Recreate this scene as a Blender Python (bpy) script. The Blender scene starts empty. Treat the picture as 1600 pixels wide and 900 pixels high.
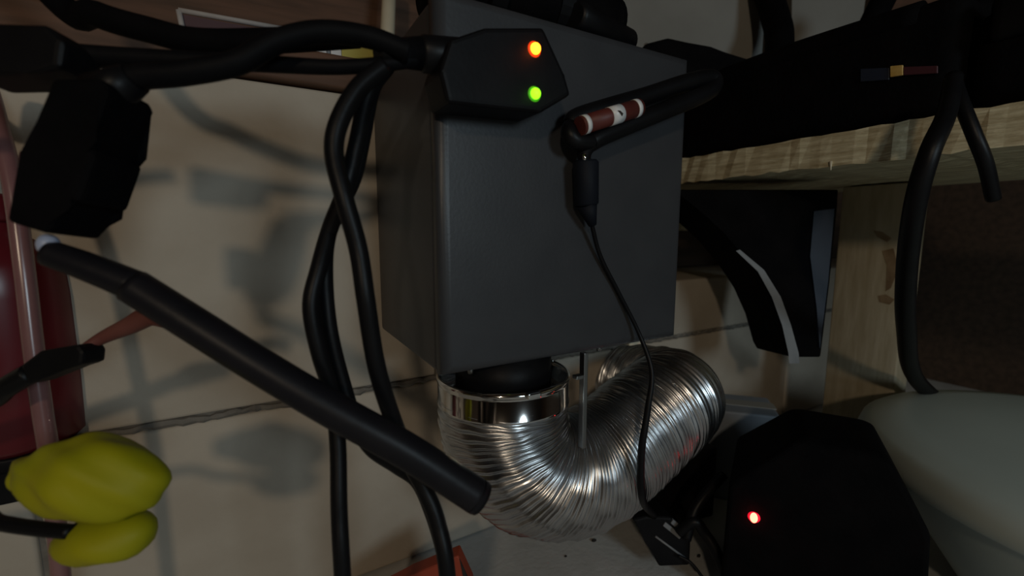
import bpy, bmesh, math, random
from mathutils import Vector, Matrix
random.seed(4)
scn = bpy.context.scene
COL = scn.collection

# ------------------------------------------------------------------ camera
EYE = 0.36
F = 690.0                                   # focal length in pixels of the 1600x900 frame
PITCH, YAW = math.radians(7.4), math.radians(29.8)
cam_d = bpy.data.cameras.new('camera')
cam = bpy.data.objects.new('camera', cam_d); COL.objects.link(cam)
cam.location = (0, 0, EYE)
cam.rotation_euler = (math.radians(90) - PITCH, 0, -YAW)
cam_d.sensor_width = 36.0
cam_d.lens = 36.0 * F / 1600.0
cam_d.clip_start = 0.01
cam_d.dof.use_dof = True
cam_d.dof.focus_distance = 0.36
cam_d.dof.aperture_fstop = 5.0
scn.camera = cam
CM = Matrix.Translation((0, 0, EYE)) @ cam.rotation_euler.to_matrix().to_4x4()
CR = cam.rotation_euler.to_matrix()

def ray(px, py):
    return CR @ Vector(((px - 800) / F, (450 - py) / F, -1.0))
def at(px, py, Z):                          # point seen at a pixel, Z metres in front of the lens
    return Vector((0, 0, EYE)) + ray(px, py) * Z
def on(px, py, axis, val):                  # point seen at a pixel on the plane axis = val
    o = Vector((0, 0, EYE)); d = ray(px, py); i = 'xyz'.index(axis)
    return o + d * ((val - o[i]) / d[i])
def cw(X, Z, z):                            # horizontal camera offsets (right, forward) and world height
    return Vector((X * math.cos(YAW) + Z * math.sin(YAW), -X * math.sin(YAW) + Z * math.cos(YAW), z))

# ------------------------------------------------------------------ world, lights, exposure
w = bpy.data.worlds.new('world'); scn.world = w; w.use_nodes = True
w.node_tree.nodes['Background'].inputs[0].default_value = (0.5, 0.55, 0.6, 1)
w.node_tree.nodes['Background'].inputs[1].default_value = 0.004
scn.view_settings.view_transform = 'Standard'
scn.view_settings.look = 'None'
scn.view_settings.exposure = 0.0
scn.view_settings.gamma = 1.0
scn.view_settings.use_curve_mapping = False

def lamp(name, kind, loc, col, power, size=0.03, target=None, spot=None, blend=0.3):
    d = bpy.data.lights.new(name, kind); d.color = col; d.energy = power
    if kind == 'AREA':
        d.shape = 'DISK'; d.size = size
    else:
        d.shadow_soft_size = size
    if spot:
        d.spot_size = math.radians(spot); d.spot_blend = blend
    o = bpy.data.objects.new(name, d); COL.objects.link(o); o.location = loc
    if target is not None:
        o.rotation_euler = (Vector(target) - Vector(loc)).to_track_quat('-Z', 'Y').to_euler()
    return o
# the room's own bulb behind the viewer, and an unseen cool light inferred behind on the right
lamp('ceiling_bulb_offscreen', 'AREA', cw(-0.10, -1.20, 0.85), (1.0, 0.80, 0.58), 3.0, 0.10, on(700, 420, 'y', 0.44))
lamp('cool_light_right_offscreen', 'AREA', cw(0.75, -0.80, 0.60), (0.74, 0.91, 1.0), 2.9, 0.30, on(800, 640, 'y', 0.40))

# ------------------------------------------------------------------ materials
MATS = {}
def mat(name, col, rough=0.6, metal=0.0, col2=None, scale=20.0, bump=0.0, bscale=None, spec=0.5,
        stretch=(1, 1, 1), trans=0.0, contrast=(0.35, 0.65), aniso=0.0):
    m = bpy.data.materials.new(name); m.use_nodes = True
    nt = m.node_tree; b = nt.nodes['Principled BSDF']
    b.inputs['Base Color'].default_value = (*col, 1)
    b.inputs['Roughness'].default_value = rough
    b.inputs['Metallic'].default_value = metal
    b.inputs['Specular IOR Level'].default_value = spec
    b.inputs['Transmission Weight'].default_value = trans
    tc = nt.nodes.new('ShaderNodeTexCoord'); mp = nt.nodes.new('ShaderNodeMapping')
    mp.inputs['Scale'].default_value = stretch
    nt.links.new(tc.outputs['Object'], mp.inputs['Vector'])
    if col2 is not None:
        n = nt.nodes.new('ShaderNodeTexNoise'); n.inputs['Scale'].default_value = scale
        n.inputs['Detail'].default_value = 5
        nt.links.new(mp.outputs['Vector'], n.inputs['Vector'])
        r = nt.nodes.new('ShaderNodeValToRGB')
        r.color_ramp.elements[0].position = contrast[0]; r.color_ramp.elements[1].position = contrast[1]
        r.color_ramp.elements[0].color = (*col, 1); r.color_ramp.elements[1].color = (*col2, 1)
        nt.links.new(n.outputs['Fac'], r.inputs['Fac']); nt.links.new(r.outputs['Color'], b.inputs['Base Color'])
    if bump:
        n2 = nt.nodes.new('ShaderNodeTexNoise'); n2.inputs['Scale'].default_value = bscale or scale
        n2.inputs['Detail'].default_value = 6
        nt.links.new(mp.outputs['Vector'], n2.inputs['Vector'])
        bp = nt.nodes.new('ShaderNodeBump'); bp.inputs['Strength'].default_value = bump
        bp.inputs['Distance'].default_value = 0.002
        nt.links.new(n2.outputs['Fac'], bp.inputs['Height']); nt.links.new(bp.outputs['Normal'], b.inputs['Normal'])
    MATS[name] = m
    return m
def glow(name, col, strength):
    m = bpy.data.materials.new(name); m.use_nodes = True
    b = m.node_tree.nodes['Principled BSDF']
    b.inputs['Base Color'].default_value = (*col, 1)
    b.inputs['Emission Color'].default_value = (*col, 1)
    b.inputs['Emission Strength'].default_value = strength
    MATS[name] = m; return m

mat('block', (0.50, 0.435, 0.35), 0.75, col2=(0.57, 0.505, 0.415), scale=14, bump=0.25, bscale=120)
mat('mortar', (0.16, 0.145, 0.125), 0.9, col2=(0.24, 0.22, 0.19), scale=60, bump=0.4)
mat('concrete', (0.52, 0.52, 0.50), 0.8, col2=(0.60, 0.60, 0.58), scale=18, bump=0.3, bscale=150)
mat('brown_wood', (0.10, 0.052, 0.030), 0.7, col2=(0.17, 0.085, 0.05), scale=12, bump=0.3, stretch=(1, 8, 8))
mat('dark_wood', (0.055, 0.035, 0.022), 0.75, col2=(0.09, 0.055, 0.035), scale=10, bump=0.3, stretch=(1, 8, 8))
mat('rough_pine', (0.54, 0.45, 0.27), 0.8, col2=(0.86, 0.78, 0.53), scale=22, bump=1.0, bscale=40, stretch=(8, 1.0, 11))
mat('post_wood', (0.42, 0.35, 0.23), 0.75, col2=(0.52, 0.45, 0.32), scale=20, bump=0.4, stretch=(5, 5, 0.8))
mat('stain', (0.22, 0.14, 0.075), 0.85, col2=(0.34, 0.24, 0.14), scale=60)
mat('box_paint', (0.040, 0.042, 0.047), 0.42, col2=(0.046, 0.048, 0.053), scale=30, bump=0.05, bscale=400)
mat('black_plastic', (0.004, 0.004, 0.005), 0.5, col2=(0.007, 0.007, 0.008), scale=40, bump=0.05, bscale=300, spec=0.18)
mat('black_matte', (0.003, 0.003, 0.0035), 0.8, col2=(0.005, 0.0045, 0.005), scale=40, bump=0.3, bscale=200, spec=0.06)
mat('black_rubber', (0.005, 0.005, 0.006), 0.42, col2=(0.007, 0.007, 0.008), scale=60, bump=0.05, bscale=300, spec=0.22)
mat('black_cable', (0.004, 0.004, 0.005), 0.6, col2=(0.006, 0.006, 0.007), scale=60, bump=0.05, bscale=300, spec=0.10)
mat('tube_rubber', (0.010, 0.010, 0.013), 0.42, col2=(0.014, 0.013, 0.016), scale=40, bump=0.05, bscale=200, spec=0.22)
mat('navy_plastic', (0.007, 0.009, 0.014), 0.6, col2=(0.010, 0.012, 0.018), scale=30, spec=0.15)
mat('blue_black', (0.016, 0.024, 0.045), 0.5, col2=(0.022, 0.032, 0.055), scale=20)
mat('grey_edge', (0.20, 0.21, 0.22), 0.5, col2=(0.26, 0.27, 0.28), scale=30)
mat('aluminium', (0.56, 0.57, 0.58), 0.27, 1.0, col2=(0.68, 0.69, 0.71), scale=25, bump=0.05, bscale=50)
mat('clamp_steel', (0.72, 0.70, 0.67), 0.10, 1.0, col2=(0.80, 0.79, 0.77), scale=20)
mat('steel', (0.28, 0.28, 0.27), 0.35, 1.0, col2=(0.36, 0.36, 0.35), scale=30)
mat('white_tub', (0.52, 0.60, 0.57), 0.45, col2=(0.56, 0.64, 0.61), scale=8)
mat('grey_card', (0.28, 0.275, 0.25), 0.8, col2=(0.33, 0.325, 0.30), scale=10)
mat('slate', (0.22, 0.25, 0.29), 0.6, col2=(0.26, 0.29, 0.33), scale=15)
mat('maroon', (0.065, 0.018, 0.026), 0.5, col2=(0.085, 0.024, 0.033), scale=15)
mat('white_edge', (0.45, 0.42, 0.41), 0.6, col2=(0.55, 0.52, 0.50), scale=40)
mat('red_plastic', (0.12, 0.010, 0.016), 0.3, col2=(0.15, 0.014, 0.02), scale=12)
mat('pink_hose', (0.24, 0.11, 0.11), 0.25, col2=(0.30, 0.15, 0.145), scale=15, spec=0.8)
mat('label_red', (0.11, 0.022, 0.018), 0.5, col2=(0.14, 0.03, 0.022), scale=60)
mat('label_white', (0.86, 0.87, 0.86), 0.35, col2=(0.9, 0.9, 0.9), scale=60)
mat('orange', (0.34, 0.05, 0.02), 0.6, col2=(0.40, 0.06, 0.025), scale=20, bump=0.2)
mat('yellow_pack', (0.62, 0.56, 0.10), 0.5, col2=(0.70, 0.64, 0.16), scale=20)
mat('cream', (0.62, 0.55, 0.40), 0.6, col2=(0.70, 0.62, 0.46), scale=30)
mat('wood_tan', (0.60, 0.38, 0.20), 0.6, col2=(0.66, 0.44, 0.26), scale=30)
mat('gold', (0.60, 0.38, 0.10), 0.4, col2=(0.70, 0.48, 0.16), scale=200)
mat('shadow_streak', (0.16, 0.045, 0.035), 0.6, col2=(0.19, 0.06, 0.045), scale=40)  # reddish shadow tone of the streak by the small plug, as base colour
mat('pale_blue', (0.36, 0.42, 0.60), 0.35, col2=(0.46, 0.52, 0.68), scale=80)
mat('debris', (0.015, 0.013, 0.012), 0.8, col2=(0.03, 0.025, 0.02), scale=100)

mat('neon', (0.36, 0.36, 0.008), 0.55, col2=(0.42, 0.38, 0.008), scale=25, spec=0.25)
glow('led_orange', (1.0, 0.22, 0.01), 7.0)
glow('led_orange_lens', (1.0, 0.06, 0.004), 0.6)
glow('led_green', (0.22, 1.0, 0.01), 2.6)
glow('led_green_lens', (0.10, 0.6, 0.01), 0.2)
glow('led_red', (1.0, 0.10, 0.06), 9.0)
glow('led_red_lens', (1.0, 0.012, 0.04), 0.6)

# ------------------------------------------------------------------ mesh helpers
def link(name, me, m, parent=None, smooth=False):
    o = bpy.data.objects.new(name, me); COL.objects.link(o)
    if m: me.materials.append(MATS[m])
    if smooth:
        for p in me.polygons: p.use_smooth = True
    if parent: o.parent = parent
    return o
def from_bm(name, bm, m, parent=None, smooth=False):
    bmesh.ops.recalc_face_normals(bm, faces=bm.faces[:])
    me = bpy.data.meshes.new(name); bm.to_mesh(me); bm.free()
    return link(name, me, m, parent, smooth)
def tag(o, label, cat, group=None):
    o['label'] = label; o['category'] = cat
    if group: o['group'] = group
    return o
def struct(o):
    o['kind'] = 'structure'; return o
def empty(name, loc=(0, 0, 0)):
    o = bpy.data.objects.new(name, None); COL.objects.link(o); o.empty_display_size = 0.02
    o.location = loc; return o
def adopt(parent, *parts):                  # parent parts that were built in world space
    bpy.context.view_layer.update()
    for p in parts:
        p.parent = parent; p.matrix_parent_inverse = parent.matrix_world.inverted()
def box_bm(lo, hi, bev=0.0, seg=2):
    bm = bmesh.new(); bmesh.ops.create_cube(bm, size=1)
    for v in bm.verts:
        for i in range(3): v.co[i] = lo[i] if v.co[i] < 0 else hi[i]
    if bev: bmesh.ops.bevel(bm, geom=bm.edges[:], offset=bev, segments=seg, profile=0.6, affect='EDGES')
    return bm
def box(name, lo, hi, m, parent=None, bev=0.0, seg=2):
    return from_bm(name, box_bm(lo, hi, bev, seg), m, parent, bev > 0.0015)
def spline(pts, n):                         # Catmull-Rom through the points
    P = [Vector(p) for p in pts]; P = [2 * P[0] - P[1]] + P + [2 * P[-1] - P[-2]]
    out = []
    for i in range(1, len(P) - 2):
        a, b, c, d = P[i - 1:i + 3]
        for k in range(n):
            t = k / n
            out.append(0.5 * ((2 * b) + (c - a) * t + (2 * a - 5 * b + 4 * c - d) * t * t + (3 * b - a - 3 * c + d) * t ** 3))
    out.append(P[-2]); return out
def sweep_bm(path, rad, seg=12, cap=True, flat=1.0):
    bm = bmesh.new(); n = len(path); rings = []
    T = [(path[min(i + 1, n - 1)] - path[max(i - 1, 0)]).normalized() for i in range(n)]
    u = T[0].orthogonal().normalized()
    for i in range(n):
        u = (u - T[i] * u.dot(T[i])).normalized(); v = T[i].cross(u)
        r = rad(i / (n - 1)) if callable(rad) else rad
        rings.append([bm.verts.new(path[i] + (u * math.cos(a) + v * math.sin(a) * flat) * r)
                      for a in (2 * math.pi * k / seg for k in range(seg))])
    for i in range(n - 1):
        for k in range(seg):
            bm.faces.new((rings[i][k], rings[i][(k + 1) % seg], rings[i + 1][(k + 1) % seg], rings[i + 1][k]))
    if cap:
        bm.faces.new(rings[0][::-1]); bm.faces.new(rings[-1])
    return bm
def cable(name, pts, r, m, parent=None, n=10, seg=12):
    return from_bm(name, sweep_bm(spline(pts, n), r, seg), m, parent, True)
def cyl(name, a, b, r0, r1, m, parent=None, seg=24, bev=0.0):
    a, b = Vector(a), Vector(b); L = (b - a).length
    if bev:
        k = bev / L
        path = [a, a.lerp(b, 0.001), a.lerp(b, k), a.lerp(b, 1 - k), a.lerp(b, 0.999), b]
        rr = [r0 - bev, r0 - bev * 0.8, r0, r1, r1 - bev * 0.8, r1 - bev]
        it = iter(rr); bm = sweep_bm(path, lambda t: next(it), seg)
    else:
        bm = sweep_bm([a, b], lambda t: r0 + (r1 - r0) * t, seg)
    o = from_bm(name, bm, m, parent, False)
    for p in o.data.polygons: p.use_smooth = len(p.vertices) == 4
    return o
def prism(name, poly, vec, m, parent=None, bev=0.0, seg=2):     # polygon of world points extruded along vec
    bm = bmesh.new(); vec = Vector(vec)
    a = [bm.verts.new(p) for p in poly]; b = [bm.verts.new(Vector(p) + vec) for p in poly]
    bm.faces.new(a); bm.faces.new(b[::-1]); n = len(a)
    for i in range(n): bm.faces.new((a[i], b[i], b[(i + 1) % n], a[(i + 1) % n]))
    if bev: bmesh.ops.bevel(bm, geom=bm.edges[:], offset=bev, segments=seg, profile=0.6, affect='EDGES')
    return from_bm(name, bm, m, parent, False)
def dome(name, c, r, nrm, m, parent=None, depth=0.6):
    bm = bmesh.new(); bmesh.ops.create_uvsphere(bm, u_segments=24, v_segments=12, radius=r)
    q = Vector(nrm).to_track_quat('Z', 'Y')
    for v in bm.verts:
        v.co.z *= depth; v.co = q @ v.co
    o = from_bm(name, bm, m, parent, True); o.location = c
    return o

# ------------------------------------------------------------------ setting
WY = 0.442                                  # face of the block wall
struct(box('floor', (-1.3, -1.5, -0.05), (1.4, 0.75, 0.0), 'concrete'))
struct(box('ceiling', (-1.3, -1.5, 1.5), (1.4, 0.75, 1.55), 'dark_wood'))
struct(box('wall_left', (-1.35, -1.5, 0), (-1.3, 0.75, 1.5), 'dark_wood'))
struct(box('wall_right', (1.4, -1.5, 0), (1.45, 0.75, 1.5), 'dark_wood'))
struct(box('wall_front', (-1.3, -1.55, 0), (1.4, -1.5, 1.5), 'dark_wood'))
wall = struct(box('wall_back', (-1.3, WY + 0.004, 0), (1.4, 0.70, 0.284), 'mortar'))
struct(box('wall_rear', (-1.3, 0.70, 0.0), (1.4, 0.75, 1.5), 'dark_wood'))
JZ = 0.202                                  # bed joint
def block(x0, x1, z0, z1, dy=0.0):
    b = box('concrete_block', (x0, WY + dy, z0), (x1, WY + 0.2, z1), 'block', wall, 0.003, 2)
    return b
JX = on(66, 870, 'y', WY).x
xs = [-1.28, -0.88, -0.5, JX, JX + 0.40, 0.85, 1.2, 1.38]
for i in range(len(xs) - 1):
    block(xs[i] + 0.002, xs[i + 1] - 0.002, 0.001, JZ - 0.004, 0.001 if i % 2 else 0.0)
xs = [-1.28, -0.95, -0.50, 0.16]
for i in range(len(xs) - 1):
    block(xs[i] + 0.002, xs[i + 1] - 0.002, JZ + 0.003, 0.484, 0.0)
xs = [0.16, 0.80, 1.38]
for i in range(len(xs) - 1):
    block(xs[i] + 0.002, xs[i + 1] - 0.002, JZ + 0.0015, 0.287, 0.0)
random.seed(7)
mb = [Vector((-0.9 + 1.9 * i / 400, WY + 0.0018, JZ - 0.0005 + random.uniform(-.0012, .0012))) for i in range(401)]
from_bm('mortar_bead', sweep_bm(mb, lambda t: 0.0030 + random.uniform(-.0012, .0010), 6), 'mortar', wall, False)
struct(box('trim_1', (-1.28, WY - 0.006, 0.486), (0.33, 0.60, 0.515), 'brown_wood', None, 0.003))
struct(box('trim_2', (-1.28, 0.60, 0.486), (0.45, 0.63, 1.2), 'brown_wood'))
struct(box('trim_3', (0.34, 0.60, 0.289), (1.38, 0.63, 1.2), 'dark_wood'))

# ------------------------------------------------------------------ grey enclosure
BX0, BX1, BY0, BY1, BZ0, BZ1 = 0.1015, 0.330, 0.270, WY - 0.001, 0.2620, 0.506
enc = tag(empty('metal_enclosure', (0.2, 0.36, BZ0)), 'dark grey metal equipment box with rounded front edges, above the silver duct', 'equipment box')
body = box('body', (BX0 + 0.0005, BY0 + 0.0135, BZ0), (BX1 - 0.0005, BY1, BZ1 - 0.003), 'box_paint', None, 0.004, 3)
# front cover: a shallow U-shaped shell with a soft front edge, wrapping a little over the sides
bm = box_bm((BX0, BY0, BZ0 + 0.0005), (BX1, BY0 + 0.012, BZ1), 0.0)
ed = [e for e in bm.edges if abs(e.verts[0].co.y - BY0) < 1e-5 and abs(e.verts[1].co.y - BY0) < 1e-5]
bmesh.ops.bevel(bm, geom=ed, offset=0.007, segments=5, profile=0.5, affect='EDGES')
cover = from_bm('front_cover', bm, 'box_paint', None, False)
for p in cover.data.polygons: p.use_smooth = p.area < 0.002
seam = box('side_seam', (BX0 + 0.002, BY0 + 0.011, BZ0 + 0.002), (BX1 - 0.002, BY0 + 0.0145, BZ1 - 0.002), 'black_matte')
DC = Vector((0.172, 0.315))                 # axis of the outlet
outlet = cyl('outlet_collar', (DC.x, DC.y, BZ0 + 0.001), (DC.x, DC.y, 0.226), 0.040, 0.040, 'black_plastic', None, 40)
br1 = box('bracket', (0.2155, 0.2625, 0.186), (0.2195, 0.2685, BZ0 + 0.003), 'steel', None, 0.0006)
br1h = box('bracket', (0.2085, 0.2625, 0.2445), (0.2155, 0.2685, 0.2475), 'steel', None, 0.0006)
br2 = box('bracket', (0.2300, 0.345, 0.205), (0.2380, 0.350, BZ0 + 0.001), 'steel', None, 0.0006)
foot = box('rubber_foot', (0.286, 0.285, BZ0 - 0.006), (0.302, 0.305, BZ0 + 0.001), 'cream', None, 0.002)
scr = [cyl('screw', (DC.x + dx, BY0 + 0.012, BZ0 + 0.001), (DC.x + dx, BY0 + 0.012, BZ0 - 0.004), 0.0025, 0.002, 'steel', None, 12) for dx in (-0.045, 0.075)]
adopt(cover, seam, *scr)
adopt(enc, body, cover, outlet, br1, br1h, br2, foot)

# ------------------------------------------------------------------ flexible silver duct
duct = tag(empty('flexible_duct', (0.26, 0.315, 0.0)), 'silver corrugated flexible aluminium duct curving from under the grey box', 'duct')
RD = 0.0535
dp = spline([(DC.x, DC.y, 0.226), (DC.x, DC.y, 0.205), (0.180, 0.312, 0.172), (0.206, 0.309, 0.147), (0.245, 0.308, 0.136), (0.288, 0.310, 0.142),
             (0.332, 0.313, 0.159), (0.374, 0.319, 0.170), (0.408, 0.336, 0.168), (0.430, 0.370, 0.160), (0.436, 0.410, 0.153), (0.436, 0.4415, 0.150)], 110)
# resample evenly
L = [0.0]
for i in range(1, len(dp)): L.append(L[-1] + (dp[i] - dp[i - 1]).length)
NS = 720; ev = []; j = 0
for i in range(NS + 1):
    s = L[-1] * i / NS
    while j < len(L) - 2 and L[j + 1] < s: j += 1
    ev.append(dp[j].lerp(dp[j + 1], (s - L[j]) / max(1e-9, L[j + 1] - L[j])))
random.seed(11)
ribs = 96
amp = [0.0008 + 0.0010 * random.random() for _ in range(ribs + 2)]
off = [0.0012 * (random.random() - 0.5) for _ in range(ribs + 2)]
def drad(t):
    s = t * ribs; k = int(s); f = s - k
    a = amp[k] * (1 - f) + amp[k + 1] * f; o = off[k] * (1 - f) + off[k + 1] * f
    return RD + o + a * math.cos(2 * math.pi * s)
bm = sweep_bm(ev, drad, 64, False)
for v in bm.verts:                           # dents
    n = math.sin(v.co.x * 210 + v.co.z * 90) * math.sin(v.co.y * 170 - v.co.z * 130)
    v.co += Vector((n * 0.0006, n * 0.0006, n * 0.0005))
tube_o = from_bm('corrugated_tube', bm, 'aluminium', None, True)
cp = [Vector((DC.x, DC.y, z)) for z in (0.2435, 0.2425, 0.2395, 0.2385, 0.2375, 0.2215, 0.2205, 0.2195)]
cr = [RD + .0002, RD + .0022, RD + .0022, RD + .0008, RD + .0012, RD + .0012, RD + .0020, RD - .0005]
it = iter(cr); clamp = from_bm('hose_clamp', sweep_bm(cp, lambda t: next(it), 72, False), 'clamp_steel', None, True)
cs = box('clamp_screw', (DC.x - 0.012, DC.y - RD - 0.006, 0.240), (DC.x - 0.001, DC.y - RD - 0.0005, 0.2445), 'clamp_steel', None, 0.001)
adopt(clamp, cs); adopt(duct, tube_o, clamp)

# ------------------------------------------------------------------ black power adapter with two LEDs
AY = 0.240
ad = tag(empty('power_adapter', on(790, 178, 'y', AY)), 'black power adapter with glowing orange and green indicator lights, on the grey box front', 'adapter')
poly = [on(x, y, 'y', AY) for x, y in ((688, 110), (704, 60), (758, 42), (850, 42), (884, 116), (893, 148), (846, 176), (700, 160))]
abody = prism('body', poly, (0, BY0 - AY - 0.0005, 0), 'black_plastic', None, 0.003, 3)
parts = [abody]
for px, py, k, r in ((835, 77, 'orange', 0.0034), (835, 147, 'green', 0.0034)):
    c = on(px, py, 'y', AY)
    lens = dome('led_lens', c + Vector((0, 0.0005, 0)), r * 1.45, (0, -1, 0), 'led_%s_lens' % k, None, 0.35)
    core = dome('led_core', c + Vector((0, -0.0012, 0)), r, (0, -1, 0), 'led_%s' % k, None, 0.9)
    adopt(lens, core); parts.append(lens)
bar = cyl('plug_barrel', at(655, 84, 0.250), at(722, 90, 0.262), 0.0100, 0.0105, 'black_rubber', None, 28, 0.002)
relief = cyl('strain_relief', at(590, 82, 0.236), at(657, 84, 0.2505), 0.0062, 0.0090, 'black_rubber', None, 24)
adopt(ad, *parts, bar, relief)
lamp('orange_led_light', 'POINT', on(835, 77, 'y', AY) + Vector((0, -0.0065, 0)), (1.0, 0.10, 0.02), 0.0010, 0.003)
lamp('green_led_light', 'POINT', on(835, 147, 'y', AY) + Vector((0, -0.0065, 0)), (0.2, 1.0, 0.05), 0.0002, 0.003)
# ------------------------------------------------------------------ cables along the top left
def to_floor(p, dx=0.06, dy=-0.05):          # run on down to the floor and along it
    p = at(*p); return [Vector((p.x, p.y, .07)), Vector((p.x + dx * .3, p.y + dy * .3, .008)), Vector((p.x + dx, p.y + dy, .007))]
def to_wall(p, x, z):                       # run on to a point of the block wall beyond the frame
    p = at(*p); e = Vector((x, WY + .002, z)); return [p.lerp(e, .4) + Vector((0, -.02, -.02)), e]
def cab(name, pts, r, label, group=None, m='black_rubber', head=(), tail=()):
    o = cable(name, list(head) + [at(*p) for p in pts] + list(tail), r, m); tag(o, label, 'cable', group); return o
ext = tag(empty('extension_cord', at(120, 360, 0.2)), 'thick black extension cord ending in a chunky black socket, over the pale wall', 'extension cord')
e1 = cable('cord', [at(*p) for p in ((178, 134, .200), (215, 121, .200), (290, 114, .203), (370, 98, .208), (430, 66, .214), (500, 50, .222), (575, 58, .230), (640, 82, .237))], 0.0056, 'black_cable')
sx = [at(*p) for p in ((122, 140, .200), (196, 140, .200), (206, 158, .200), (176, 236, .200), (186, 252, .200), (160, 325, .200), (142, 322, .200), (114, 371, .200), (52, 352, .200), (78, 250, .200))]
nrm = (CR @ Vector((0, 0, -1))).normalized()
e2 = prism('socket_body', [p - nrm * 0.012 for p in sx], nrm * 0.026, 'black_matte', None, 0.0035, 3)
e3 = cyl('strain_relief', at(160, 150, .200), at(212, 122, .200), 0.0105, 0.0068, 'black_rubber', None, 20)
e4 = box_bm((-.009, -.015, -.008), (.009, .015, .006), 0.003)
for v in e4.verts: v.co = CR @ v.co + at(76, 288, .208)
e4 = from_bm('side_cap', e4, 'maroon')
adopt(ext, e1, e2, e3, e4)
cab('power_cable', ((20, 76, .206), (120, 86, .212), (250, 93, .218), (400, 99, .226), (520, 105, .232), (600, 100, .238), (650, 94, .246)), lambda t: 0.0056 - 0.0018 * min(1, t * 1.5), 'straight black power cord running under the looping extension cord into the adapter', m='black_cable')
cab('black_hose', ((70, -20, .235), (150, 22, .232), (230, 46, .232), (310, 64, .236), (420, 64, .242), (560, 56, .252)), 0.0066, 'thick black hose slanting down in front of the maroon panel', m='black_matte', head=[Vector((-.16, .30, .60))])
ph = tag(empty('cord_plug', at(50, 110, .2)), 'black rectangular plug head on the straight power cord', 'plug')
p1 = prism('body', [at(x, y, .195) for x, y in ((-60, 32), (70, 36), (98, 62), (92, 104), (40, 114), (-60, 118))], nrm * 0.02, 'black_plastic', None, 0.003, 3)
p2 = cable('cord', [at(-50, 76, .204)] + to_wall((-50, 76, .204), -.36, .44), 0.0045, 'black_cable')
adopt(ph, p1, p2)

# hanging cables
HG = 'black cables hanging left of the grey box'
cab('hanging_cable', ((600, 104, .226), (560, 138, .220), (530, 190, .216), (522, 240, .215), (538, 310, .215), (560, 390, .219), (572, 470, .220), (588, 570, .230), (612, 650, .243), (640, 720, .249), (662, 762, .250), (684, 818, .248), (700, 915, .245)), 0.0047,
    'black cable hanging closest to the grey box, crossing over the orange block', tail=to_floor((700, 915, .245)))
cab('hanging_cable', ((606, 104, .250), (582, 140, .249), (568, 210, .247), (552, 280, .245), (520, 345, .236), (498, 420, .227), (486, 480, .224), (500, 555, .228), (520, 620, .236), (528, 700, .235), (530, 800, .230), (536, 915, .228)), 0.0043,
    'black cable hanging straight down the wall, outermost of the bundle', tail=to_floor((536, 915, .228), -.05, -.03))
cab('hanging_cable', ((603, 104, .238), (574, 150, .236), (556, 230, .232), (538, 300, .230), (512, 370, .234), (508, 440, .236), (516, 520, .238), (536, 600, .243), (556, 660, .246), (580, 700, .246), (620, 728, .256), (652, 752, .262), (674, 800, .264), (692, 860, .264), (702, 915, .262)), 0.0043,
    'black cable hanging in the bundle and curling under the black rod', tail=to_floor((702, 915, .262), .09, -.02))

# black rod
rod = tag(empty('black_rod', at(740, 790, .235)), 'long black tubular rod with a thin stem, slanting down to the silver duct', 'rod')
r1 = cable('stem', [at(*p) for p in ((78, 396, .198), (140, 418, .200), (215, 448, .203))], lambda t: 0.0060 + 0.0012 * t, 'tube_rubber', None, 8, 20)
r2 = from_bm('sleeve', sweep_bm(spline([at(*p) for p in ((208, 447, .2025), (300, 505, .206), (400, 568, .211), (520, 640, .218), (640, 707, .227), (748, 777, .237))], 10), lambda t: 0.0080 + 0.0012 * t, 28), 'tube_rubber', None, True)
r3 = cyl('end_cap', at(742, 773, .2365), at(752, 779.5, .2374), 0.0093, 0.0088, 'black_plastic', None, 28)
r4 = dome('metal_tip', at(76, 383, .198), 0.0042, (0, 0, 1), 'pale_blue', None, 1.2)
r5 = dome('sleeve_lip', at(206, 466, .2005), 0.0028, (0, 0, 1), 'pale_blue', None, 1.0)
adopt(rod, r1, r2, r3, r4, r5)

# ------------------------------------------------------------------ left edge
red = tag(empty('red_bottle', at(20, 690, .30)), 'dark red plastic bottle standing at the wall beside the pink hose', 'bottle')
c = at(12, 520, .315)
prof = [(0.0, .206), (.030, .206), (.036, .212), (.037, .25), (.037, .315), (.036, .335), (.030, .348), (.016, .358), (.0135, .364), (.0135, .370), (0.0, .371)]
bm = bmesh.new(); seg = 32; rings = []
for r, z in prof:
    rings.append([bm.verts.new((c.x + r * math.cos(2 * math.pi * k / seg), c.y + r * math.sin(2 * math.pi * k / seg), z)) for k in range(seg)] if r else [bm.verts.new((c.x, c.y, z))])
for a, b in zip(rings, rings[1:]):
    for k in range(seg):
        q = [a[k % len(a)], a[(k + 1) % len(a)], b[(k + 1) % len(b)], b[k % len(b)]]
        u = []
        for v in q:
            if v not in u: u.append(v)
        bm.faces.new(u)
rb = from_bm('body', bm, 'red_plastic', None, True)
rc = cyl('cap', (c.x, c.y, .366), (c.x, c.y, .385), .0165, .0155, 'red_plastic', None, 24, 0.002)
adopt(red, rb, rc)
brk = tag(empty('wall_bracket', (c.x, WY, .19)), 'small black wall bracket carrying the red bottle', 'bracket')
w1 = box('shelf_plate', (c.x - .05, c.y - .030, .196), (c.x + .035, WY - .001, .2055), 'black_plastic', None, 0.002)
w2 = box('back_plate', (c.x - .02, WY - .006, .165), (c.x + .01, WY - .001, .1965), 'black_plastic', None, 0.001)
adopt(brk, w1, w2)
cab('pink_hose', ((-30, 120, .270), (0, 205, .268), (22, 300, .266), (38, 420, .265), (52, 540, .266), (66, 640, .268), (78, 720, .270), (92, 860, .275), (105, 1010, .28)), 0.0048,
    'pale pink rubber hose running down beside the red bottle', m='pink_hose', head=to_wall((-30, 120, .270), -.17, .46)[::-1], tail=[Vector((at(105, 1010, .28).x, at(105, 1010, .28).y, .004))])
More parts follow.
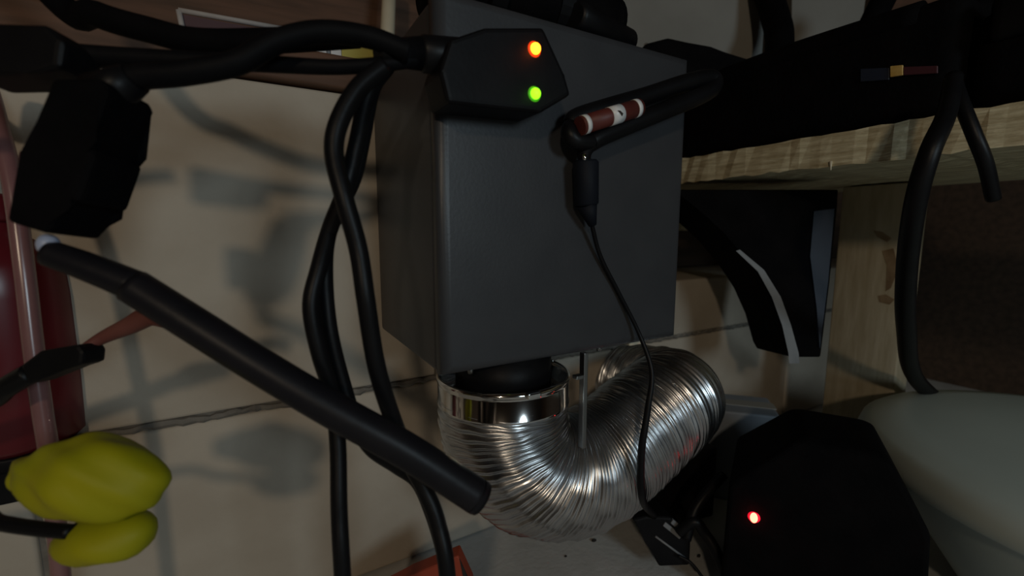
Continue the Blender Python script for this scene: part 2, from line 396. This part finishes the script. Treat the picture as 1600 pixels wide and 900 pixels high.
bp = tag(empty('cable_plug', at(80, 590, .24)), 'small black plug with a maroon shadow streak, in front of the red bottle', 'plug')
q1 = prism('body', [at(x, y, .238) for x, y in ((30, 572), (62, 548), (122, 538), (130, 550), (128, 570), (96, 580), (44, 602))], nrm * 0.014, 'black_plastic', None, 0.002, 2)
q2 = cable('tail', [at(*p) for p in ((50, 582, .243), (10, 605, .243), (-50, 640, .245))] + to_wall((-50, 640, .245), -.33, .26), 0.0058, 'black_rubber')
q3 = cable('shadow_streak', [at(*p) for p in ((122, 550, .245), (160, 528, .250), (200, 510, .250), (235, 494, .250), (270, 500, .252))], lambda t: 0.0022 + 0.0034 * min(1, t * 1.6), 'shadow_streak')  # tapered solid standing in for a blurred reddish shadow on the wall
adopt(bp, q1, q2, q3)

# neon plug
YZ = 0.215
yo = empty('neon_plug', (0, 0, 0))
tag(yo, 'lumpy neon yellow plug with a smaller lobe under it, on a black cord', 'plug')
bm = bmesh.new(); bmesh.ops.create_icosphere(bm, subdivisions=4, radius=1)
for v in bm.verts:
    x, y, z = v.co
    hx = 0.0355
    taper = 1.0 - 0.42 * max(0.0, -x) ** 1.4
    nub = -0.0025 * max(0, -x - 0.55)
    zz = z * 0.0205 * taper
    if z < -0.62: zz = -0.0135 * taper + (z + 0.62) * 0.004       # flatter underside
    f = 0.0016 * math.sin(7 * x + 5 * z + 1) * math.sin(5 * y + 3 * z)
    v.co = Vector((x * hx + nub * 2, y * 0.019 * taper, zz)) + Vector((x, y, z)) * f
neon_b = from_bm('body', bm, 'neon', None, False)
for p in neon_b.data.polygons: p.use_smooth = True
neon_b.rotation_euler = (0, math.radians(7), -YAW); neon_b.location = at(140, 746, YZ)
bm = bmesh.new(); bmesh.ops.create_icosphere(bm, subdivisions=3, radius=1)
for v in bm.verts:
    x, y, z = v.co
    v.co = Vector((x * 0.0228, y * 0.016, z * 0.0112 * (1 + 0.12 * x))) + v.co * 0.0008 * math.sin(6 * x + 4 * z)
lobe = from_bm('lower_lobe', bm, 'neon', None, True)
lobe.rotation_euler = (0, math.radians(-3), -YAW); lobe.location = at(168, 836, YZ + 0.002)
nib = dome('tip', at(40, 747, YZ), 0.0066, (1, 0, 0), 'neon', None, 1.0)
ncord = cable('cord', [at(*p) for p in ((112, 831, .208), (60, 826, .208), (0, 817, .208), (-80, 800, .21))] + to_wall((-80, 800, .21), -.36, .22), 0.0034, 'black_rubber')
adopt(yo, neon_b, lobe, nib, ncord)

# ------------------------------------------------------------------ on the sill, top left
mp = tag(empty('maroon_panel', on(300, 66, 'y', .50)), 'dark maroon panel edged in white, standing on the wooden sill', 'panel')
pl = [on(x, y, 'y', .50) for x, y in ((283, 22), (520, 66), (520, 110), (294, 82))]
m1 = prism('face', pl, (0, 0.015, 0), 'maroon')
e_ = [on(x, y, 'y', .499) for x, y in ((276, 14), (291, 66), (440, 44))]
m2 = cyl('edge_strip', on(279, 16, 'y', .499), on(291, 72, 'y', .499), 0.0022, 0.0022, 'white_edge')
m3 = cyl('edge_strip', on(279, 16, 'y', .499), on(448, 46, 'y', .499), 0.0022, 0.0022, 'white_edge')
m4 = dome('rivet', on(371, 58, 'y', .499), 0.0026, (0, -1, 0), 'white_edge')
adopt(mp, m1, m2, m3, m4)
yp = tag(empty('yellow_package', on(520, 100, 'y', .47)), 'small yellow and white packet lying on the wooden sill behind the cables', 'packet')
def slab(name, x0, x1, m, top=72):
    a = on(x0, 100, 'y', .47); b = on(x1, 100, 'y', .47); t = on((x0 + x1) / 2, top, 'y', .47)
    return box(name, (a.x, .47, .5155), (b.x, .49, t.z), m, None, 0.001)
adopt(yp, slab('yellow_end', 535, 585, 'yellow_pack'), slab('white_band', 518, 534.6, 'label_white'), slab('grey_band', 512, 517.6, 'slate'), slab('white_wrap', 488, 511.6, 'label_white'), slab('tan_end', 450, 487.6, 'wood_tan'))
a = on(606, 50, 'y', .52)
cs_ = tag(empty('cream_stick', (a.x, .52, .5155)), 'short cream stick leaning up on the sill behind the cables', 'stick')
s1 = cyl('shaft', (a.x - .004, .525, .517), (a.x + .012, .545, .66), 0.0085, 0.0075, 'cream', None, 14)
s2 = cyl('ferrule', (a.x - .0045, .5243, .516), (a.x - .003, .5262, .530), 0.0095, 0.0095, 'wood_tan', None, 14)
adopt(cs_, s1, s2)

# ------------------------------------------------------------------ on top of the enclosure
roll = tag(empty('black_tool_roll', (0.24, 0.33, BZ1)), 'black cloth tool roll lying on top of the grey box', 'tool roll')
k1 = from_bm('roll', sweep_bm(spline([(0.110, 0.315, BZ1 + .027), (0.17, 0.31, BZ1 + .028), (0.235, 0.306, BZ1 + .026), (0.268, 0.31, BZ1 + .025)], 8), lambda t: 0.0245 + 0.0016 * math.sin(t * 19), 28), 'black_matte', None, True)
k2 = cyl('handle', (0.215, 0.282, BZ1 + .0125), (0.286, 0.300, BZ1 + .0125), 0.0110, 0.0115, 'black_rubber', None, 24, 0.003)
k3 = [from_bm('strap', sweep_bm([Vector((x, .3085, BZ1 + .0275)), Vector((x + .012, .3085, BZ1 + .0275))], 0.0268, 28), 'black_plastic') for x in (0.150, 0.205)]
adopt(roll, k1, k2, *k3)

# ------------------------------------------------------------------ folded flat cable with the banded sleeve
LY = 0.2585
fc = tag(empty('folded_cable', on(915, 250, 'y', LY)), 'dark folded cable loop with a red-brown sleeve and white bands on the grey box', 'cable')
def LP(*pts): return [on(x, y, 'y', yy) for x, y, yy in pts]
f1 = cable('upper_strand', LP((893, 196, LY), (902, 184, LY), (950, 168, LY - .002), (1010, 150, LY - .003), (1070, 130, LY - .006), (1108, 122, LY - .008), (1116, 132, LY - .010), (1100, 147, LY - .011), (1040, 172, LY - .010), (980, 196, LY - .008), (930, 218, LY - .006), (914, 236, LY - .003), (914, 262, LY - .002)), lambda t: 0.0068 if t < .85 else 0.0068 - 0.02 * (t - .85), 'black_rubber', None, 12, 18)
f3 = cable('loop_end', LP((893, 196, LY), (890, 208, LY - .004), (900, 220, LY - .006), (925, 222, LY - .006)), 0.0062, 'black_rubber', None, 8, 16)
sa, sb = on(906, 197, 'y', LY - .0125), on(998, 168, 'y', LY - .0145)
def seg_(name, t0, t1, r, m): return cyl(name, sa.lerp(sb, t0), sa.lerp(sb, t1), r, r, m, None, 28)
f4 = seg_('sleeve', 0.0, 1.0, 0.0063, 'label_red')
f5 = seg_('white_band', 0.04, 0.105, 0.00645, 'label_white')
f6 = seg_('white_band', 0.90, 0.965, 0.00645, 'label_white')
mid = sa.lerp(sb, 0.56) + Vector((0, -0.0064, 0.0005))
dirs = (sb - sa).normalized(); upv = Vector((0, 0, 1)); upv = (upv - dirs * upv.dot(dirs)).normalized()
f7 = seg_('white_patch', 0.46, 0.66, 0.00648, 'label_white')
f7b = prism('black_mark', [mid + dirs * a + upv * b for a, b in ((-.0020, .0018), (.0002, .0012), (.0022, -.0012), (.0008, -.0026), (-.0006, -.0004))], (0, -.0003, 0), 'debris')
f8 = cyl('metal_tip', on(913, 240, 'y', LY - .008), on(914, 258, 'y', LY - .006), 0.0014, 0.0014, 'clamp_steel', None, 12)
f9 = cyl('connector', on(915, 250, 'y', LY - .002), on(916, 322, 'y', LY - .001), 0.0094, 0.0090, 'navy_plastic', None, 24, 0.002)
f10 = cyl('connector_neck', on(916, 318, 'y', LY - .001), on(926, 352, 'y', LY), 0.0082, 0.0030, 'navy_plastic', None, 20)
adopt(fc, f1, f3, f4, f5, f6, f7, f7b, f8, f9, f10)
# thin wire from the connector to the plug on the floor
PG = on(1036, 862, 'z', 0.0)                # where the plug stands
tag(from_bm('thin_wire', sweep_bm(spline([on(924, 348, 'y', LY), on(938, 400, 'y', LY + .006), on(968, 460, 'y', .2665), on(998, 520, 'y', .262), on(1018, 580, 'y', .250), on(1012, 640, 'y', .246), on(1002, 710, 'y', .245), on(1004, 780, 'y', .25), at(1022, 806, .46)], 10), lambda t: 0.0017 + 0.0016 * min(1, max(0, t * 2.2 - .8)), 10), 'black_rubber', None, True),
    'thin black wire hanging from the connector past the duct to the floor plug', 'wire')

# ------------------------------------------------------------------ floor, below the duct
fp = tag(empty('wall_plug', PG), 'chunky black power plug lying on the floor below the duct', 'plug')
pz = 0.46
g0 = prism('body', [at(x, y, pz) for x, y in ((988, 812), (1010, 806), (1048, 808), (1080, 842), (1078, 884), (1030, 886), (1012, 846))], nrm * 0.045, 'black_plastic', None, 0.003, 3)
g1 = [cyl('groove_rib', at(x, y, pz - .0005), at(x + 52, y + 38, pz - .0005), 0.0011, 0.0011, 'grey_edge', None, 10) for x, y in ((1024, 838),)]
g2 = [prism('pin_slot', [at(x, y, pz - .001) for x, y in ((x0, y0), (x0 + 26, y0 + 21), (x0 + 22, y0 + 27), (x0 - 4, y0 + 6))], nrm * .004, 'grey_edge', None, 0.0004, 1) for x0, y0 in ((1040, 816), (1052, 812))]
adopt(fp, g0, *g1, *g2)
tag(cable('floor_cable', [at(*p) for p in ((1060, 832, .455), (1085, 815, .45), (1100, 832, .45), (1118, 860, .445), (1142, 915, .44))], 0.0055, 'black_rubber'), 'black cord curving from the floor plug past the black charger', 'cord')
tag(cable('floor_cable', [at(*p) for p in ((1072, 842, .452), (1084, 800, .455), (1104, 770, .46), (1130, 742, .47))], 0.0052, 'black_rubber'), 'black cord rising from the floor plug toward the slate box', 'cord')
tag(cable('floor_cable', [at(*p) for p in ((1060, 868, .455), (1080, 880, .45), (1100, 905, .44))], 0.0016, 'black_rubber'), 'very thin black lead trailing off the floor plug', 'cord')
# black power brick under the end of the duct
b0 = on(1072, 828, 'z', 0.0)
pb = tag(empty('power_brick', b0), 'small black power brick standing on the floor between duct and black charger', 'power brick')
bm = box_bm((-.045, -.028, .0), (.045, .028, .092), 0.004, 3)
for v in bm.verts: v.co = Matrix.Rotation(math.radians(-8), 3, 'Z') @ v.co + Vector((b0.x + .012, b0.y + .034, 0))
h1 = from_bm('body', bm, 'black_plastic', None, False)
bm = box_bm((-.036, -.0286, .012), (.036, -.0275, .080), 0.0)
for v in bm.verts: v.co = Matrix.Rotation(math.radians(-8), 3, 'Z') @ v.co + Vector((b0.x + .012, b0.y + .034, 0))
h2 = from_bm('front_label', bm, 'black_plastic')
adopt(pb, h1, h2)
# slate coloured carton
s0 = cw(0.30, 0.585, 0)
sl = box_bm((-.055, -.035, 0.0), (.055, .035, .125), 0.003)
for v in sl.verts: v.co = Matrix.Rotation(-YAW - .3, 3, 'Z') @ v.co + s0
so = tag(empty('slate_carton', s0), 'slate grey carton on the floor behind the black charger', 'carton')
sl = from_bm('body', sl, 'slate')
fl_ = box_bm((-.056, -.010, .1245), (.056, .010, .1258)); 
for v in fl_.verts: v.co = Matrix.Rotation(-YAW - .3, 3, 'Z') @ v.co + s0
fl_ = from_bm('tape', fl_, 'grey_card')
adopt(so, sl, fl_)
# black charger with the red LED
rl = ray(1178, 808); hn = Vector((rl.x, rl.y, 0)).normalized(); hr = Vector((hn.y, -hn.x, 0))   # front faces the viewer's side
CF = 0.43                                   # distance of its front face
cz0 = hn * CF
ch = tag(empty('battery_charger', cz0), 'black charger case with sloping sides and a glowing red light, beside the white tub', 'charger')
bm = bmesh.new()
lv = [(-.024, .125, 0, .11, 0.0), (-.022, .118, 0, .11, .128), (.026, .092, .012, .10, .176), (.036, .082, .02, .09, .180)]
rows = []
for x0, x1, y0, y1, z in lv:
    rows.append([bm.verts.new(cz0 + hr * x + hn * y + Vector((0, 0, z))) for x, y in ((x0, y0), (x1, y0), (x1, y1), (x0, y1))])
for a, b in zip(rows, rows[1:]):
    for k in range(4): bm.faces.new((a[k], a[(k + 1) % 4], b[(k + 1) % 4], b[k]))
bm.faces.new(rows[0][::-1]); bm.faces.new(rows[-1])
bmesh.ops.bevel(bm, geom=bm.edges[:], offset=.004, segments=3, profile=.5, affect='EDGES')
c1 = from_bm('case', bm, 'black_matte', None, False)
lc = Vector((0, 0, EYE)) + rl * (CF / Vector((rl.x, rl.y, 0)).length)
c2 = dome('led_lens', lc, 0.0052, -hn, 'led_red_lens', None, 0.35)
c3 = dome('led_core', lc - hn * .0010, 0.0032, -hn, 'led_red', None, 0.8)
for v in c3.data.vertices: v.co.z *= 1.5
adopt(c2, c3); adopt(ch, c1, c2)
lamp('red_led_light', 'POINT', lc - hn * .0065, (1.0, 0.02, 0.04), 0.003, 0.003)
# white tub
tc_ = cw(0.56, 0.36, 0)
tub = tag(empty('white_tub', tc_), 'big rounded white plastic tub standing on the floor beside the black charger', 'tub')
def lathe(name, prof, c, m, seg=64):
    bm = bmesh.new(); rings = []
    for r, z in prof:
        rings.append([bm.verts.new((c.x + r * math.cos(2 * math.pi * k / seg), c.y + r * math.sin(2 * math.pi * k / seg), z)) for k in range(seg)] if r else [bm.verts.new((c.x, c.y, z))])
    for a, b in zip(rings, rings[1:]):
        for k in range(seg):
            u = []
            for v in (a[k % len(a)], a[(k + 1) % len(a)], b[(k + 1) % len(b)], b[k % len(b)]):
                if v not in u: u.append(v)
            bm.faces.new(u)
    return from_bm(name, bm, m, None, True)
t1 = lathe('body', [(0, 0), (.105, 0), (.112, .004), (.142, .05), (.168, .09), (.186, .12), (.191, .128), (.191, .132)], tc_, 'white_tub')
t2 = lathe('lid', [(.190, .126), (.200, .126), (.204, .129), (.205, .138), (.202, .148), (.192, .155), (.165, .160), (.10, .163), (0, .164)], tc_, 'white_tub')
adopt(tub, t1, t2)
# orange block
ob = tag(empty('orange_block', on(680, 900, 'z', 0.0)), 'orange painted block under the hanging cable', 'block')
op = [at(x, y, .38) for x, y in ((596, 922), (640, 900), (716, 868), (737, 914), (760, 1010), (590, 1010))]
for k in (4, 5): op[k] = Vector((op[k].x, op[k].y, 0.0005))
hb = cw(0, 1, 0)
o1 = prism('body', op, hb * 0.014, 'orange', None, 0.0015, 2)
o2 = prism('face_chip', [p - hb * .0006 for p in (op[2].lerp(op[3], .1), op[2].lerp(op[3], .8), op[2].lerp(op[3], .7) - cw(.004, 0, 0) * 1)], hb * .001, 'debris')
adopt(ob, o1, o2)
# floor debris
for px, py, s in ((928, 846, .0030), (1092, 870, .0022), (884, 870, .0015)):
    p = on(px, py, 'z', 0.0)
    bm = bmesh.new(); bmesh.ops.create_icosphere(bm, subdivisions=1, radius=s)
    for v in bm.verts: v.co = Vector((v.co.x * 1.3, v.co.y * .8, v.co.z * .5)) * random.uniform(.8, 1.2) + p + Vector((0, 0, s * .45))
    tag(from_bm('floor_crumb', bm, 'debris'), 'tiny dark crumb on the bare floor below the duct', 'crumb', 'crumbs on the floor')

# ------------------------------------------------------------------ shelf and what is on and under it
SX = 0.50
sh = tag(empty('shelf_board', (SX + .2, .2, .423)), 'rough-sawn pale wooden shelf board right of the grey box', 'shelf')
bm = bmesh.new(); ny = 90; top = []; bot = []; tb = []; bb = []
for i in range(ny + 1):
    y = -0.30 + (WY + .15 + 0.30) * i / ny
    j1, j2, j3 = (random.uniform(-1, 1) for _ in range(3))
    top.append(bm.verts.new((SX + .0012 * j3, y, 0.4555 + .0009 * j1))); bot.append(bm.verts.new((SX + .0012 * j1, y, .4235 + .0014 * j2)))
    tb.append(bm.verts.new((SX + .34, y, 0.4555))); bb.append(bm.verts.new((SX + .34, y, .4235)))
fe = []
for i in range(ny):
    fe.append(bm.faces.new((top[i], bot[i], bot[i + 1], top[i + 1])))
    bm.faces.new((top[i], top[i + 1], tb[i + 1], tb[i])); bm.faces.new((bot[i], bb[i], bb[i + 1], bot[i + 1])); bm.faces.new((tb[i], tb[i + 1], bb[i + 1], bb[i]))
bm.faces.new((top[0], tb[0], bb[0], bot[0])); bm.faces.new((top[-1], bot[-1], bb[-1], tb[-1]))
shb = from_bm('board', bm, 'rough_pine')
spl = cyl('splinter', on(1298, 252, 'x', SX - .001), on(1298, 266, 'x', SX - .001), 0.0015, 0.0006, 'cream', None, 8)
lds = box('rear_cleat', (SX + .04, WY + .145, .36), (SX + .30, WY + .157, .4235), 'rough_pine')
adopt(sh, shb, spl, lds)
post = tag(empty('wooden_post', (.74, .27, 0)), 'pale wooden post with brown stains under the shelf', 'post')
PX = 0.73
pa = on(1307, 400, 'x', PX).y; pb_ = on(1421, 400, 'x', PX).y
po = box('timber', (PX, pb_, 0.0), (PX + .04, pa, .4215), 'post_wood', None, 0.002)
st = []
for pts in (((1365, 360), (1378, 362), (1393, 372), (1386, 378), (1370, 370)), ((1378, 392), (1396, 388), (1404, 420), (1392, 450), (1384, 455), (1386, 415)), ((1372, 462), (1384, 460), (1398, 468), (1390, 476), (1374, 472))):
    st.append(prism('stain_patch', [on(x, y, 'x', PX - .0004) for x, y in pts], (.001, 0, 0), 'stain'))
adopt(post, po, *st)
# black curved bin under the shelf
bn = tag(empty('black_scoop', at(1270, 560, .52)), 'black curved plastic scoop hanging under the shelf, with a grey edge strip', 'scoop')
arc = [(1050, 296), (1085, 322), (1130, 362), (1170, 410), (1196, 450), (1216, 495), (1230, 545), (1236, 558)]
op_ = [at(x, y, .53) for x, y in arc] + [at(x, y, .53) for x, y in ((1283, 558), (1296, 440), (1308, 320), (1311, 296))]
n1 = prism('shell', op_, nrm * .075, 'black_matte', None, 0.0015, 1)
bm = bmesh.new()
ai = [(1150, 392), (1184, 424), (1206, 464), (1222, 508), (1232, 552), (1233, 568)]
ao = [(1156, 390), (1194, 422), (1220, 464), (1236, 508), (1248, 552), (1249, 568)]
fr = [[bm.verts.new(at(x, y, z)) for x, y in row] for row in (ai, ao) for z in (.524, .5292)]
for k in range(len(ai) - 1):
    bm.faces.new((fr[0][k], fr[0][k + 1], fr[2][k + 1], fr[2][k])); bm.faces.new((fr[1][k], fr[1][k + 1], fr[3][k + 1], fr[3][k]))
    bm.faces.new((fr[0][k], fr[0][k + 1], fr[1][k + 1], fr[1][k])); bm.faces.new((fr[2][k], fr[2][k + 1], fr[3][k + 1], fr[3][k]))
n2 = from_bm('edge_strip', bm, 'grey_edge')
n3 = prism('blue_panel', [at(x, y, .5275) for x, y in ((1272, 330), (1304, 326), (1294, 440), (1281, 545), (1276, 480), (1266, 400))], nrm * .003, 'blue_black')
adopt(bn, n1, n2, n3)
# tool bag
tb_ = tag(empty('tool_bag', (.60, .27, .459)), 'black tool bag with a carry handle and a gold badge on the shelf', 'bag')
u1 = box('bag_body', (.506, .148, .4565), (.70, .425, .555), 'black_matte', None, 0.016, 4)
u2 = prism('handle', [at(x, y, .545) for x, y in ((992, 84), (1010, 66), (1045, 57), (1110, 73), (1192, 96), (1196, 150), (1090, 150), (1070, 106))], nrm * .05, 'black_matte', None, 0.006, 3)
c0 = on(1392, 110, 'x', .5055); c1_ = on(1417, 109, 'x', .5055); c2_ = on(1466, 107, 'x', .5055)
def badge(name, px0, px1, py0, py1, m, d):
    return prism(name, [on(px0, py0, 'x', .5055), on(px1, py0 - 2, 'x', .5055), on(px1, py1 - 3, 'x', .5055), on(px0, py1, 'x', .5055)], (d, 0, 0), m, None, 0.0004, 1)
u3 = badge('gold_badge', 1392, 1412, 104, 121, 'gold', -.002)
u4 = badge('maroon_strip', 1412.5, 1466, 105, 118, 'maroon', -.0015)
u5 = badge('blue_patch', 1345, 1390, 108, 128, 'blue_black', -.0012)
u6 = from_bm('lid_roll', sweep_bm(spline([(.517, .41, .545), (.517, .30, .548), (.517, .18, .545)], 10), 0.0135, 16), 'black_matte', None, True)
adopt(tb_, u1, u2, u3, u4, u5, u6)
pc = tag(empty('black_pouch', (.62, .07, .459)), 'black slouching pouch on the shelf beside the tool bag', 'pouch')
v1 = box('pouch_body', (.508, -.06, .4565), (.70, .145, .535), 'black_matte', None, 0.02, 4)
v2 = box('flap', (.503, -.055, .505), (.66, .135, .541), 'black_plastic', None, 0.008, 3)
adopt(pc, v1, v2)
# black bundled cloth strips crossing above
bs = cable('black_strap', [at(1190, -40, .66), at(1212, 30, .63), at(1218, 60, .61), at(1216, 100, .60)], 0.018, 'black_matte')
tag(bs, 'wide black strap hanging down between the two grey boards', 'strap')
bs = cable('black_strap', [at(1400, -40, .56), at(1365, 30, .56), at(1352, 60, .56), at(1350, 78, .55)], 0.014, 'black_matte')
tag(bs, 'black strap slanting down beside the narrow grey board', 'strap')
bs = cable('black_hose', [at(1375, 58, .49), at(1430, 46, .485), at(1510, 26, .48), at(1640, 10, .46)], 0.015, 'black_matte')
tag(bs, 'thick black hose rising to the right above the tool bag', 'hose')
def board(name, pts, Z, th, m, label, clip):
    e = tag(empty(name, at(*pts[-1], Z)), label, 'board')
    a = prism('panel', [at(x, y, Z) for x, y in pts], nrm * th, m)
    x, y = clip
    b = cyl('screw', at(x, y, Z - .002), at(x, y, Z + .002), 0.003, 0.003, 'steel', None, 12)
    adopt(e, a, b); return e
board('grey_board', ((948, -60), (1190, -60), (1196, 0), (1186, 160), (950, 160)), .68, .012, 'grey_card', 'wide grey board standing behind the grey box and tool bag', (1010, 70))
board('grey_board', ((1238, -60), (1368, -60), (1352, 0), (1330, 160), (1236, 160)), .70, .012, 'grey_card', 'narrow grey board standing behind the tool bag', (1250, 100))
board('wood_offcut', ((1378, -60), (1530, -60), (1510, 8), (1380, 70)), .72, .02, 'brown_wood', 'brown wooden offcut wedged above the black hose', (1400, 40))
board('grey_offcut', ((1518, 56), (1570, 48), (1640, 46), (1640, 82), (1590, 74)), .62, .02, 'grey_card', 'pointed grey offcut lying under the thick black hose', (1630, 62))
cab('draped_cable', ((1490, 120, .330), (1478, 180, .318), (1452, 240, .312), (1430, 320, .33), (1417, 420, .38), (1416, 510, .44), (1430, 590, .53), (1490, 645, .61)), lambda t: 0.0056 + 0.0034 * t, 'thick black cord hanging over the shelf edge in front of the post')
cab('draped_cable', ((1488, 118, .335), (1502, 160, .322), (1522, 210, .316), (1540, 256, .318), (1552, 310, .33)), 0.0046, 'thinner black cord splaying over the shelf edge')
